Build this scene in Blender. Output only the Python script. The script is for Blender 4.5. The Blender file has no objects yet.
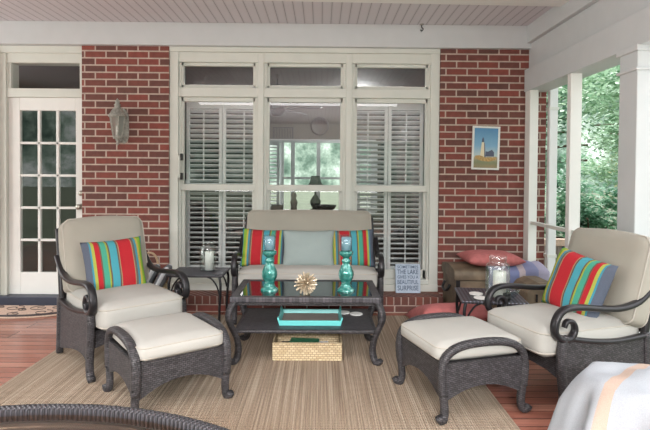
import bpy, bmesh, math, random
from mathutils import Vector, Matrix, noise
random.seed(7)
PI = math.pi
SC = bpy.context.scene
COL = SC.collection
SC.view_settings.view_transform = 'Standard'
SC.view_settings.look = 'None'
SC.view_settings.exposure = 0.0

# ------------------------------------------------------------------ materials
def lin(c):
    return tuple(((v/255)/12.92 if v/255 <= .04045 else ((v/255+.055)/1.055)**2.4) for v in c)
def rgba(c): return (*lin(c), 1)
MATS = {}
def newmat(name):
    m = bpy.data.materials.new(name); m.use_nodes = True
    nt = m.node_tree
    return m, nt, nt.nodes['Principled BSDF']
def N(nt, typ, **kw):
    n = nt.nodes.new(typ)
    for k, v in kw.items():
        if k in n.inputs: n.inputs[k].default_value = v
        else: setattr(n, k, v)
    return n
def L(nt, a, b): nt.links.new(a, b)
def ramp(nt, stops, interp='LINEAR'):
    r = nt.nodes.new('ShaderNodeValToRGB'); cr = r.color_ramp; cr.interpolation = interp
    while len(cr.elements) < len(stops): cr.elements.new(.5)
    for e, (p, c) in zip(cr.elements, stops):
        e.position = p; e.color = c
    return r
def math_n(nt, op, a=None, b=None):
    n = nt.nodes.new('ShaderNodeMath'); n.operation = op
    for i, v in enumerate((a, b)):
        if v is None: continue
        if isinstance(v, (int, float)): n.inputs[i].default_value = v
        else: nt.links.new(v, n.inputs[i])
    return n.outputs[0]
def plain(name, c, rough=.5, metal=0., var=.08, scale=8., bump=0., bscale=60., coat=0.):
    m, nt, b = newmat(name)
    b.inputs['Roughness'].default_value = rough; b.inputs['Metallic'].default_value = metal
    if coat: b.inputs['Coat Weight'].default_value = coat
    tc = N(nt, 'ShaderNodeTexCoord')
    no = N(nt, 'ShaderNodeTexNoise', Scale=scale, Detail=4.); L(nt, tc.outputs['Object'], no.inputs['Vector'])
    lc = lin(c)
    r = ramp(nt, [(.3, (*[v*(1-var) for v in lc], 1)), (.7, (*[min(1, v*(1+var)) for v in lc], 1))])
    L(nt, no.outputs['Fac'], r.inputs[0]); L(nt, r.outputs[0], b.inputs['Base Color'])
    if bump:
        n2 = N(nt, 'ShaderNodeTexNoise', Scale=bscale, Detail=3.); L(nt, tc.outputs['Object'], n2.inputs['Vector'])
        bp = N(nt, 'ShaderNodeBump', Strength=bump, Distance=.004); L(nt, n2.outputs['Fac'], bp.inputs['Height'])
        L(nt, bp.outputs[0], b.inputs['Normal'])
    return m
def planar(nt, mode):
    """2D vector in metres from object coordinates: 'xz' walls (x+y, z), 'xy' floors"""
    tc = N(nt, 'ShaderNodeTexCoord'); s = N(nt, 'ShaderNodeSeparateXYZ'); L(nt, tc.outputs['Object'], s.inputs[0])
    c = N(nt, 'ShaderNodeCombineXYZ')
    if mode == 'xz':
        L(nt, math_n(nt, 'ADD', s.outputs[0], s.outputs[1]), c.inputs[0]); L(nt, s.outputs[2], c.inputs[1])
    elif mode == 'xy':
        L(nt, s.outputs[0], c.inputs[0]); L(nt, s.outputs[1], c.inputs[1])
    elif mode == 'any':
        L(nt, math_n(nt, 'ADD', s.outputs[0], s.outputs[1]), c.inputs[0])
        L(nt, math_n(nt, 'ADD', s.outputs[2], math_n(nt, 'MULTIPLY', s.outputs[1], .35)), c.inputs[1])
    return c.outputs[0], s
def bricks(name, bw, rh, mortar, c1, c2, cm, rough=.85, bump=.5, mode='xz', offset=.5, noise_amt=.35, dist=.006, smooth=.1):
    m, nt, b = newmat(name); b.inputs['Roughness'].default_value = rough
    v, s = planar(nt, mode)
    t = N(nt, 'ShaderNodeTexBrick'); t.offset = offset; t.offset_frequency = 2; t.squash = 1
    t.inputs['Scale'].default_value = 1; t.inputs['Brick Width'].default_value = bw; t.inputs['Row Height'].default_value = rh
    t.inputs['Mortar Size'].default_value = mortar; t.inputs['Mortar Smooth'].default_value = smooth; t.inputs['Bias'].default_value = 0
    t.inputs['Color1'].default_value = (*lin(c1), 1); t.inputs['Color2'].default_value = (*lin(c2), 1); t.inputs['Mortar'].default_value = (*lin(cm), 1)
    L(nt, v, t.inputs['Vector'])
    no = N(nt, 'ShaderNodeTexNoise', Scale=22., Detail=5.); L(nt, v, no.inputs['Vector'])
    mx = N(nt, 'ShaderNodeMixRGB', blend_type='OVERLAY', Fac=noise_amt); L(nt, t.outputs['Color'], mx.inputs[1]); L(nt, no.outputs['Fac'], mx.inputs[2])
    L(nt, mx.outputs[0], b.inputs['Base Color'])
    inv = math_n(nt, 'SUBTRACT', 1., t.outputs['Fac'])
    h = math_n(nt, 'ADD', inv, math_n(nt, 'MULTIPLY', no.outputs['Fac'], .25))
    bp = N(nt, 'ShaderNodeBump', Strength=bump, Distance=dist); L(nt, h, bp.inputs['Height']); L(nt, bp.outputs[0], b.inputs['Normal'])
    return m

M = {}
M['brick'] = bricks('red_brick', .203, .0677, .007, (134, 70, 61), (98, 66, 60), (180, 163, 151), noise_amt=.32)
M['rowlock'] = bricks('rowlock_brick', .0677, .30, .0055, (126, 72, 60), (98, 62, 55), (160, 142, 132), offset=0., noise_amt=.3)
M['trim'] = plain('cream_paint', (207, 209, 201), .45, var=.02)
M['white'] = plain('white_paint', (226, 226, 222), .4, var=.02)
M['frieze'] = plain('frieze_paint', (196, 199, 200), .5, var=.02)
M['shutter'] = plain('shutter_paint', (236, 236, 238), .4, var=.02)
M['wicker'] = bricks('dark_wicker', .022, .0105, .0018, (80, 77, 80), (50, 47, 50), (17, 16, 17), rough=.5, bump=.9, mode='any', noise_amt=.2, dist=.003, smooth=.6)
M['rim'] = bricks('woven_rim', .022, .011, .0018, (84, 81, 86), (54, 52, 57), (20, 18, 20), rough=.45, bump=.9, mode='xy', noise_amt=.2, dist=.003, smooth=.6)
M['frame'] = plain('dark_bronze_metal', (40, 38, 41), .34, metal=.35, var=.15, scale=20)
M['cushion'] = plain('beige_canvas', (168, 166, 160), .9, var=.035, scale=5, bump=.25, bscale=500)
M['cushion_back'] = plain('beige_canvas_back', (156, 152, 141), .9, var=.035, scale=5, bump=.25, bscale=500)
M['piping'] = plain('tan_piping', (172, 166, 156), .9, var=.05)
M['iron'] = plain('black_iron', (34, 33, 36), .42, metal=.4, var=.2, scale=30, bump=.2)
M['coral'] = plain('coral_fabric', (176, 102, 100), .9, var=.12, scale=30, bump=.3, bscale=200)
M['seafoam'] = plain('pale_seafoam_fabric', (150, 162, 160), .9, var=.03, bump=.2, bscale=400)
M['grey_cloth'] = plain('grey_fabric', (112, 116, 122), .9, var=.05)
M['whitecloth'] = plain('white_cotton', (205, 208, 212), .9, var=.03, bump=.15, bscale=300)
M['candle'] = plain('white_wax', (242, 240, 234), .5, var=.01)
M['tealpaint'] = plain('aqua_paint', (112, 208, 205), .35, var=.04)
M['rope'] = plain('natural_rope', (186, 160, 132), .9, var=.15, scale=60, bump=.5, bscale=150)
M['straw'] = bricks('seagrass_weave', .026, .015, .002, (206, 188, 154), (182, 160, 126), (134, 112, 84), rough=.8, bump=.7, mode='xz', noise_amt=.3, dist=.003, smooth=.5)
M['trunkwood'] = plain('mottled_dark_chest_leather', (112, 98, 80), .6, var=.45, scale=7, bump=.3, bscale=40)
M['pewter'] = plain('weathered_pewter', (152, 150, 142), .55, metal=.25, var=.25, scale=40, bump=.3)
M['brass'] = plain('antique_brass', (200, 184, 160), .38, metal=.45, var=.25, scale=60)
M['blackhandle'] = plain('black_handle', (30, 29, 30), .4, var=.1)
M['nickel'] = plain('satin_nickel', (170, 165, 155), .3, metal=.9, var=.05)
M['threshold'] = plain('threshold_metal', (66, 70, 84), .45, metal=.4, var=.1)
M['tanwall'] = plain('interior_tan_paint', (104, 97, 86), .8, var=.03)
M['shadewall'] = plain('interior_painted_shade', (62, 58, 56), .85, var=.03)  # wall colour darkened to stand in for indoor shade
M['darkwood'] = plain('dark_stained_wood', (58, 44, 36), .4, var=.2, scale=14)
M['curtain'] = plain('interior_drape', (150, 132, 118), .9, var=.1)
M['greyboard'] = plain('weathered_board', (150, 138, 130), .8, var=.12, scale=6)
M['coir'] = plain('coir_mat', (204, 178, 160), .95, var=.2, scale=70, bump=.6, bscale=200)
M['rubber'] = plain('black_rubber', (58, 52, 54), .7, var=.1)
M['coaster'] = plain('white_stone', (228, 226, 222), .6, var=.05, scale=40)
M['bark'] = plain('bark', (92, 76, 62), .9, var=.3, scale=20, bump=.8, bscale=30)
M['lampshade'] = plain('dark_lampshade', (70, 66, 56), .8, var=.1)
M['palegrey'] = plain('pale_grey_board', (176, 190, 206), .8, var=.06, scale=20)
M['slate'] = plain('slate_ink', (84, 98, 118), .8, var=.08)
M['green_print'] = plain('green_print', (52, 120, 88), .4, var=.3, scale=30)
M['dark_print'] = plain('dark_print', (30, 32, 38), .35, var=.3, scale=30)
M['white_print'] = plain('white_print', (225, 225, 228), .35, var=.1)
M['peach'] = plain('peach_cotton', (236, 192, 160), .9, var=.03)
M['paleblue'] = plain('pale_blue_cotton', (176, 204, 216), .9, var=.05)

def glass_thin(name, tint, refl=.06, rough=0.):
    m = bpy.data.materials.new(name); m.use_nodes = True; nt = m.node_tree; nt.nodes.clear()
    o = N(nt, 'ShaderNodeOutputMaterial'); mix = N(nt, 'ShaderNodeMixShader'); t = N(nt, 'ShaderNodeBsdfTransparent'); g = N(nt, 'ShaderNodeBsdfGlossy')
    t.inputs[0].default_value = (*tint, 1); g.inputs['Roughness'].default_value = rough
    f = N(nt, 'ShaderNodeFresnel', IOR=1.5)
    ge = N(nt, 'ShaderNodeNewGeometry'); fac = math_n(nt, 'ADD', f.outputs[0], refl); fc = math_n(nt, 'MULTIPLY', math_n(nt, 'MINIMUM', fac, 1.), math_n(nt, 'SUBTRACT', 1., ge.outputs['Backfacing']))
    L(nt, fc, mix.inputs[0]); L(nt, t.outputs[0], mix.inputs[1]); L(nt, g.outputs[0], mix.inputs[2]); L(nt, mix.outputs[0], o.inputs[0])
    return m
M['pane'] = glass_thin('window_glass', (.95, .965, .955), .085)
M['clearglass'] = glass_thin('clear_jar_glass', (.965, .985, .98), .11, .04)
M['tableglass'] = glass_thin('table_glass', (1, .9, .8), .02)
m, nt, b = newmat('punched_iron'); b.inputs['Roughness'].default_value = .4; b.inputs['Metallic'].default_value = .4
v, s = planar(nt, 'xy')
q = math_n(nt, 'MULTIPLY', math_n(nt, 'SINE', math_n(nt, 'MULTIPLY', s.outputs[0], 2*PI/.05)), math_n(nt, 'SINE', math_n(nt, 'MULTIPLY', s.outputs[1], 2*PI/.05)))
rr = ramp(nt, [(.55, rgba((52, 50, 54))), (.75, rgba((122, 124, 138)))]); L(nt, math_n(nt, 'ABSOLUTE', q), rr.inputs[0]); L(nt, rr.outputs[0], b.inputs['Base Color'])
bp = N(nt, 'ShaderNodeBump', Strength=.6, Distance=.004); L(nt, math_n(nt, 'ABSOLUTE', q), bp.inputs['Height']); L(nt, bp.outputs[0], b.inputs['Normal']); M['punched'] = m
M['frost'] = glass_thin('lantern_glass', (.8, .82, .8), .25, .3)
M['cupglass'] = glass_thin('pale_blue_glass', (.86, .94, .96), .07)
m, nt, b = newmat('smoked_table_glass'); b.inputs['Base Color'].default_value = (.012, .012, .014, 1); b.inputs['Roughness'].default_value = .04
b.inputs['IOR'].default_value = 2.1; M['blackglass'] = m
tc = N(nt, 'ShaderNodeTexCoord'); no = N(nt, 'ShaderNodeTexNoise', Scale=3.); L(nt, tc.outputs['Object'], no.inputs[0])
rr = ramp(nt, [(0, (.03, .03, .03, 1)), (1, (.07, .07, .07, 1))]); L(nt, no.outputs['Fac'], rr.inputs[0]); L(nt, rr.outputs[0], b.inputs['Roughness'])
# teal mercury glass
m, nt, b = newmat('teal_mercury_glass')
tc = N(nt, 'ShaderNodeTexCoord'); no = N(nt, 'ShaderNodeTexNoise', Scale=30., Detail=5.); L(nt, tc.outputs['Object'], no.inputs[0])
rr = ramp(nt, [(.3, rgba((24, 96, 90))), (.55, rgba((58, 144, 134))), (.75, rgba((170, 214, 208)))]); L(nt, no.outputs['Fac'], rr.inputs[0]); L(nt, rr.outputs[0], b.inputs['Base Color'])
b.inputs['Metallic'].default_value = .25; b.inputs['Roughness'].default_value = .12; b.inputs['Coat Weight'].default_value = .6; M['mercury'] = m
# beadboard ceiling
m, nt, b = newmat('beadboard'); b.inputs['Roughness'].default_value = .5
v, s = planar(nt, 'xy')
fr = math_n(nt, 'FRACT', math_n(nt, 'MULTIPLY', s.outputs[0], 1/.082))
d1 = math_n(nt, 'ABSOLUTE', math_n(nt, 'SUBTRACT', fr, .5))
rr = ramp(nt, [(0, rgba((204, 200, 204))), (.36, rgba((204, 200, 204))), (.40, rgba((176, 172, 176))), (.42, rgba((206, 202, 206))), (.455, rgba((206, 202, 206))), (.475, rgba((132, 128, 132)))])
L(nt, d1, rr.inputs[0]); L(nt, rr.outputs[0], b.inputs['Base Color'])
bp = N(nt, 'ShaderNodeBump', Strength=.6, Distance=.005); L(nt, rr.outputs[0], bp.inputs['Height']); L(nt, bp.outputs[0], b.inputs['Normal']); M['bead'] = m
# porch planks
m, nt, b = newmat('porch_planks')
v, s = planar(nt, 'xy')
t = N(nt, 'ShaderNodeTexBrick'); t.offset = .37; t.offset_frequency = 3
for k, val in (('Scale', 1), ('Brick Width', 2.4), ('Row Height', .085), ('Mortar Size', .003), ('Mortar Smooth', .2), ('Bias', 0)): t.inputs[k].default_value = val
t.inputs['Color1'].default_value = rgba((176, 122, 104)); t.inputs['Color2'].default_value = rgba((140, 86, 72)); t.inputs['Mortar'].default_value = rgba((54, 28, 24)); L(nt, v, t.inputs['Vector'])
mp = N(nt, 'ShaderNodeMapping'); mp.inputs['Scale'].default_value = (1.5, 26, 1); L(nt, v, mp.inputs[0])
no = N(nt, 'ShaderNodeTexNoise', Scale=2., Detail=6.); L(nt, mp.outputs[0], no.inputs[0])
mx = N(nt, 'ShaderNodeMixRGB', blend_type='OVERLAY', Fac=.55); L(nt, t.outputs['Color'], mx.inputs[1]); L(nt, no.outputs['Fac'], mx.inputs[2]); L(nt, mx.outputs[0], b.inputs['Base Color'])
b.inputs['Roughness'].default_value = .24; b.inputs['Specular IOR Level'].default_value = .75
bp = N(nt, 'ShaderNodeBump', Strength=.5, Distance=.003); L(nt, math_n(nt, 'SUBTRACT', 1., t.outputs['Fac']), bp.inputs['Height']); L(nt, bp.outputs[0], b.inputs['Normal']); M['planks'] = m
# sisal rug : ribs along depth, tonal stripes
m, nt, b = newmat('sisal_rug'); b.inputs['Roughness'].default_value = .95
v, s = planar(nt, 'xy')
mp = N(nt, 'ShaderNodeMapping'); mp.inputs['Scale'].default_value = (60, .5, 1); L(nt, v, mp.inputs[0])
n1 = N(nt, 'ShaderNodeTexNoise', Scale=1.6, Detail=3.); L(nt, mp.outputs[0], n1.inputs[0])
rr = ramp(nt, [(.3, rgba((128, 110, 92))), (.5, rgba((158, 139, 119))), (.66, rgba((182, 165, 145)))]); L(nt, n1.outputs['Fac'], rr.inputs[0])
n2 = N(nt, 'ShaderNodeTexNoise', Scale=160., Detail=2.); L(nt, v, n2.inputs[0])
mx = N(nt, 'ShaderNodeMixRGB', blend_type='OVERLAY', Fac=.5); L(nt, rr.outputs[0], mx.inputs[1]); L(nt, n2.outputs['Fac'], mx.inputs[2]); L(nt, mx.outputs[0], b.inputs['Base Color'])
w = math_n(nt, 'SINE', math_n(nt, 'MULTIPLY', s.outputs[0], 2*PI/.012)); w2 = math_n(nt, 'SINE', math_n(nt, 'MULTIPLY', s.outputs[1], 2*PI/.016))
bp = N(nt, 'ShaderNodeBump', Strength=.7, Distance=.004); L(nt, math_n(nt, 'ADD', w, w2), bp.inputs['Height']); L(nt, bp.outputs[0], b.inputs['Normal']); M['rug'] = m
# striped outdoor fabric
def stripes(name, seq, flip=False):
    m, nt, b = newmat(name); b.inputs['Roughness'].default_value = .9
    tc = N(nt, 'ShaderNodeTexCoord'); s = N(nt, 'ShaderNodeSeparateXYZ'); L(nt, tc.outputs['Generated'], s.inputs[0])
    x = s.outputs[0]
    if flip: x = math_n(nt, 'SUBTRACT', 1., x)
    r = ramp(nt, [(p, rgba(c)) for p, c in seq], 'CONSTANT'); L(nt, x, r.inputs[0])
    no = N(nt, 'ShaderNodeTexNoise', Scale=300.); L(nt, tc.outputs['Object'], no.inputs[0])
    mx = N(nt, 'ShaderNodeMixRGB', blend_type='OVERLAY', Fac=.2); L(nt, r.outputs[0], mx.inputs[1]); L(nt, no.outputs['Fac'], mx.inputs[2]); L(nt, mx.outputs[0], b.inputs['Base Color'])
    return m
SEQ = [(0, (81, 88, 103)), (.10, (56, 132, 150)), (.125, (156, 162, 71)), (.165, (168, 31, 39)), (.235, (95, 79, 67)), (.26, (66, 150, 126)), (.34, (146, 154, 55)), (.365, (95, 79, 67)), (.39, (67, 148, 162)), (.505, (95, 79, 67)), (.53, (154, 126, 95)), (.545, (170, 29, 39)), (.76, (154, 126, 95)), (.775, (95, 87, 81)), (.81, (63, 129, 146)), (.85, (175, 161, 71)), (.89, (124, 162, 50)), (.955, (72, 146, 150))]
M['stripe'] = stripes('striped_canvas', SEQ); M['stripe_flip'] = stripes('striped_canvas_reversed', SEQ, True)
# folded blanket
M['blanket'] = stripes('lilac_blue_plaid', [(0, (150, 150, 172)), (.2, (178, 168, 182)), (.32, (120, 128, 166)), (.5, (184, 172, 176)), (.6, (132, 136, 170)), (.8, (160, 154, 176))])
M['throw'] = stripes('white_throw_stripe', [(0, (160, 164, 170)), (.40, (176, 154, 140)), (.47, (160, 164, 170)), (.8, (160, 190, 210)), (.88, (160, 164, 170))])
# print of the picture: sky to ground gradient
m, nt, b = newmat('print_sky'); tc = N(nt, 'ShaderNodeTexCoord'); s = N(nt, 'ShaderNodeSeparateXYZ'); L(nt, tc.outputs['Generated'], s.inputs[0])
no = N(nt, 'ShaderNodeTexNoise', Scale=9., Detail=4.); L(nt, tc.outputs['Generated'], no.inputs[0])
zz = math_n(nt, 'ADD', s.outputs[2], math_n(nt, 'MULTIPLY', math_n(nt, 'SUBTRACT', no.outputs['Fac'], .5), .12))
rr = ramp(nt, [(0, rgba((150, 132, 100))), (.14, rgba((128, 134, 100))), (.26, rgba((172, 160, 130))), (.3, rgba((184, 200, 200))), (.55, rgba((126, 172, 202))), (1, rgba((84, 138, 180)))])
L(nt, zz, rr.inputs[0]); L(nt, rr.outputs[0], b.inputs['Base Color']); b.inputs['Roughness'].default_value = .35; M['print'] = m
# leaves
def leafmat(name, a, c):
    m, nt, b = newmat(name); b.inputs['Roughness'].default_value = .55
    tc = N(nt, 'ShaderNodeTexCoord'); no = N(nt, 'ShaderNodeTexNoise', Scale=2.3, Detail=6.); L(nt, tc.outputs['Object'], no.inputs[0])
    r = ramp(nt, [(.34, rgba(a)), (.66, rgba(c))]); L(nt, no.outputs['Fac'], r.inputs[0]); L(nt, r.outputs[0], b.inputs['Base Color'])
    tr = N(nt, 'ShaderNodeBsdfTranslucent'); L(nt, r.outputs[0], tr.inputs[0]); mx = N(nt, 'ShaderNodeMixShader'); mx.inputs[0].default_value = .35
    L(nt, b.outputs[0], mx.inputs[1]); L(nt, tr.outputs[0], mx.inputs[2]); L(nt, mx.outputs[0], nt.nodes['Material Output'].inputs[0])
    return m
M['leafA'] = leafmat('leaf_green', (130, 172, 138), (206, 228, 200))
M['leafB'] = leafmat('leaf_olive', (140, 150, 96), (214, 212, 168))
M['leafC'] = leafmat('leaf_dark', (66, 118, 92), (150, 196, 160))
M['lawn'] = plain('lawn_green', (104, 112, 92), .95, var=.3, scale=3)

# ------------------------------------------------------------------ mesh building
class MB:
    def __init__(s): s.v = []; s.f = []
    def add(s, vs, fs):
        o = len(s.v); s.v += [Vector(v) for v in vs]; s.f += [tuple(i+o for i in f) for f in fs]; return s
    def box(s, x0, x1, y0, y1, z0, z1, mat=None):
        vs = [Vector((x, y, z)) for x in (x0, x1) for y in (y0, y1) for z in (z0, z1)]
        if mat is not None: vs = [mat @ v for v in vs]
        return s.add(vs, [(0, 1, 3, 2), (4, 6, 7, 5), (0, 4, 5, 1), (2, 3, 7, 6), (0, 2, 6, 4), (1, 5, 7, 3)])
    def tube(s, path, rw, rh=None, ref=(1, 0, 0), n=10, sq=2., scale=None, closed=False):
        rh = rw if rh is None else rh; ref = Vector(ref); P = [Vector(p) for p in path]; k = len(P); vs = []; fs = []
        for i, p in enumerate(P):
            t = (P[(i+1) % k]-P[i-1]) if closed else (P[min(i+1, k-1)]-P[max(i-1, 0)])
            t.normalize(); a = ref-t*ref.dot(t)
            if a.length < 1e-4: a = t.orthogonal()
            a.normalize(); u = t.cross(a); q = 1 if scale is None else scale[i]
            for j in range(n):
                an = 2*PI*j/n; c, d = math.cos(an), math.sin(an)
                c = math.copysign(abs(c)**(2/sq), c); d = math.copysign(abs(d)**(2/sq), d)
                vs.append(p+a*(rw*q*c)+u*(rh*q*d))
        for i in range(k if closed else k-1):
            for j in range(n):
                i2 = (i+1) % k
                fs.append((i*n+j, i*n+(j+1) % n, i2*n+(j+1) % n, i2*n+j))
        if not closed: fs += [tuple(range(n))[::-1], tuple((k-1)*n+j for j in range(n))]
        return s.add(vs, fs)
    def lathe(s, prof, c=(0, 0, 0), n=24, flute=0, fa=0.):
        vs = []; fs = []; c = Vector(c); k = len(prof)
        for r, z in prof:
            for j in range(n):
                a = 2*PI*j/n; q = r*(1+(fa*math.cos(flute*a) if flute else 0)); vs.append(c+Vector((q*math.cos(a), q*math.sin(a), z)))
        for i in range(k-1):
            for j in range(n): fs.append((i*n+j, i*n+(j+1) % n, (i+1)*n+(j+1) % n, (i+1)*n+j))
        fs += [tuple(range(n))[::-1], tuple((k-1)*n+j for j in range(n))]
        return s.add(vs, fs)
    def prism(s, poly, axis, a0, a1, mat=None):
        """polygon in the two other axes, extruded along axis"""
        def P(p, a):
            v = {'x': (a, p[0], p[1]), 'y': (p[0], a, p[1]), 'z': (p[0], p[1], a)}[axis]; v = Vector(v); return mat @ v if mat is not None else v
        k = len(poly); vs = [P(p, a0) for p in poly]+[P(p, a1) for p in poly]
        fs = [tuple(range(k)), tuple(range(2*k-1, k-1, -1))]+[(i, k+i, k+(i+1) % k, (i+1) % k) for i in range(k)]
        return s.add(vs, fs)
    def grid(s, fn, nu, nv):
        vs = [fn(i/nu, j/nv) for j in range(nv+1) for i in range(nu+1)]
        fs = [(j*(nu+1)+i, j*(nu+1)+i+1, (j+1)*(nu+1)+i+1, (j+1)*(nu+1)+i) for j in range(nv) for i in range(nu)]
        return s.add(vs, fs)
    def xf(s, m): s.v = [m @ v for v in s.v]; return s
    def build(s, name, mat, parent=None, smooth=False, bevel=0., solid=0., sub=0, weld=False):
        me = bpy.data.meshes.new(name); me.from_pydata([v[:] for v in s.v], [], s.f)
        bm = bmesh.new(); bm.from_mesh(me)
        if weld: bmesh.ops.remove_doubles(bm, verts=bm.verts, dist=1e-5)
        bmesh.ops.recalc_face_normals(bm, faces=bm.faces); bm.to_mesh(me); bm.free()
        me.materials.append(M[mat])
        if smooth: me.shade_smooth()
        o = bpy.data.objects.new(name, me); COL.objects.link(o); o.parent = parent
        if solid: md = o.modifiers.new('solid', 'SOLIDIFY'); md.thickness = solid; md.offset = 0
        if sub: md = o.modifiers.new('sub', 'SUBSURF'); md.levels = md.render_levels = sub
        if bevel: md = o.modifiers.new('bevel', 'BEVEL'); md.width = bevel; md.segments = 2; md.limit_method = 'ANGLE'; md.angle_limit = .7
        return o
def curve(pts, n=8, closed=False):
    P = [Vector(p) for p in pts]; out = []; k = len(P)
    for i in range(k if closed else k-1):
        a, b, c, d = (P[(i+j-1) % k] if closed else P[min(max(i+j-1, 0), k-1)] for j in range(4))
        for q in range(n):
            t = q/n; out.append(.5*((2*b)+(c-a)*t+(2*a-5*b+4*c-d)*t*t+(3*b-a-3*c+d)*t**3))
    if not closed: out.append(P[-1])
    return out
def cushion_mb(w, d, h, r=.04, crown=.02, n=12, top_round=0.):
    """soft rounded box centred on the origin"""
    mb = MB(); hw = Vector((w/2, d/2, h/2)); bm = bmesh.new(); bmesh.ops.create_cube(bm, size=2)
    bmesh.ops.subdivide_edges(bm, edges=bm.edges[:], cuts=n, use_grid_fill=True)
    for v in bm.verts:
        u = v.co.copy(); p = Vector((u.x*hw.x, u.y*hw.y, u.z*hw.z)); rr = min(r, h/2-.001)
        q = Vector([max(-hw[i]+rr, min(hw[i]-rr, p[i])) for i in range(3)]); dd = p-q
        if dd.length > 1e-6: p = q+dd.normalized()*rr
        k = (1-u.x**2)*(1-u.y**2)
        p.z += crown*k**.7*u.z
        p.x += crown*.5*(1-u.y**2)*(1-u.z**2)*u.x; p.y += crown*.5*(1-u.x**2)*(1-u.z**2)*u.y
        v.co = p
    bm.verts.index_update(); vs = [v.co.copy() for v in bm.verts]; fs = [tuple(v.index for v in f.verts) for f in bm.faces]; bm.free()
    return mb.add(vs, fs)
def round_rect(w, d, r, z, n=6):
    out = []
    for cx, cy, a0 in ((w/2-r, d/2-r, 0), (-w/2+r, d/2-r, 90), (-w/2+r, -d/2+r, 180), (w/2-r, -d/2+r, 270)):
        for i in range(n+1):
            a = math.radians(a0+90*i/n); out.append((cx+r*math.cos(a), cy+r*math.sin(a), z))
    return out
def pillow_mb(w, h, t, n=22, seed=0):
    """knife-edge throw pillow, x across, z up, y thickness"""
    def fn(sg):
        def f(u, v):
            a, b = 2*u-1, 2*v-1
            ex = (1-.06*(1-b*b)*1)*1; ez = (1-.06*(1-a*a))
            th = t/2*((1-a**4)*(1-b**4))**.55
            wob = .006*noise.noise(Vector((a*2+seed, b*2, sg)))*(1-abs(a)**3)*(1-abs(b)**3)
            return Vector((a*w/2*ex, sg*(th+wob), b*h/2*ez))
        return f
    return MB().grid(fn(1), n, n).grid(fn(-1), n, n)
def T(x, y, z, rx=0, ry=0, rz=0):
    R = math.radians
    return Matrix.Translation((x, y, z)) @ Matrix.Rotation(R(rz), 4, 'Z') @ Matrix.Rotation(R(ry), 4, 'Y') @ Matrix.Rotation(R(rx), 4, 'X')

def tag(o, label, cat, group=None, kind=None):
    o['label'] = label; o['category'] = cat
    if group: o['group'] = group
    if kind: o['kind'] = kind
    return o
def empty(name, loc, rz=0, label=None, cat=None, group=None):
    o = bpy.data.objects.new(name, None); o.empty_display_size = .1; COL.objects.link(o); o.location = loc; o.rotation_euler = (0, 0, math.radians(rz))
    if label: tag(o, label, cat, group)
    return o
def place(o, m): o.matrix_world = m; return o
def copy_tree(o, parent=None):
    c = o.copy(); COL.objects.link(c)
    if parent is not None:
        c.parent = parent; c.matrix_parent_inverse = o.matrix_parent_inverse.copy()
    for ch in [x for x in COL.objects if x.parent == o]: copy_tree(ch, c)
    return c
def struct(o): o['kind'] = 'structure'; return o
def sempty(name): 
    o = empty(name, (0, 0, 0)); o['kind'] = 'structure'; return o

# ------------------------------------------------------------------ camera
EYE = 1.26
cd = bpy.data.cameras.new('camera'); cam = bpy.data.objects.new('camera', cd); COL.objects.link(cam); SC.camera = cam
F = 510
cd.sensor_width = 36; cd.lens = F*36/650; cd.shift_y = -29/650; cd.clip_start = .05; cd.clip_end = 300
cam.matrix_world = Matrix.Translation((0, 0, EYE)) @ Matrix.Rotation(math.radians(-.45), 4, 'Z') @ Matrix.Rotation(math.radians(90-1.12), 4, 'X') @ Matrix.Rotation(math.radians(.43), 4, 'Z')

# ------------------------------------------------------------------ room shell
WY = 4.90                      # brick face
struct(MB().box(-5.2, 2.04, -4.4, 5.2, -.12, 0).build('floor', 'planks'))
struct(MB().box(-5.2, 2.25, -4.4, 5.3, 2.70, 2.82).build('ceiling', 'bead'))
# back wall: brick piers plus the solid wall above the openings
w = MB()
w.box(-5.2, -3.14, WY, 5.14, -.1, 2.7).box(-2.288, -1.46, WY, 5.14, -.1, 2.7).box(1.138, 2.16, WY, 5.14, -.1, 2.7)
w.box(-3.14, -2.288, 5.0, 5.14, 2.46, 2.7).box(-1.46, 1.138, 5.0, 5.14, 2.46, 2.7).box(-1.46, 1.138, 5.0, 5.14, -.1, .13)
struct(w.build('wall_back', 'brick'))
# brick ledge under the window
struct(MB().box(-1.46, 1.135, 4.69, 5.0, .0, .075).build('trim_1', 'brick'))
struct(MB().box(-1.46, 1.135, 4.67, 4.998, .075, .15).build('trim_2', 'rowlock', bevel=.004))
# frieze board along the top of the wall, and its bed moulding
struct(MB().box(-5.2, 1.99, 4.85, 5.1, 2.485, 2.70).build('trim_3', 'frieze', bevel=.004))
struct(MB().box(-1.458, 1.136, 4.905, 5.1, 2.44, 2.486).box(-3.2, -2.29, 4.93, 5.1, 2.42, 2.486).build('trim_4', 'trim', bevel=.004))
# white beam crossing the porch ceiling
struct(MB().box(-5.2, 2.1, -.09, .09, 2.655, 2.70).xf(T(0, 4.03, 0, rz=1.6)).build('trim_5', 'white', bevel=.004))
# front beam of the porch, behind the viewpoint, with posts
fb = MB().box(-5.2, 2.25, -4.4, -4.2, 2.25, 2.7)
struct(fb.build('trim_6', 'white', bevel=.006))

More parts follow.
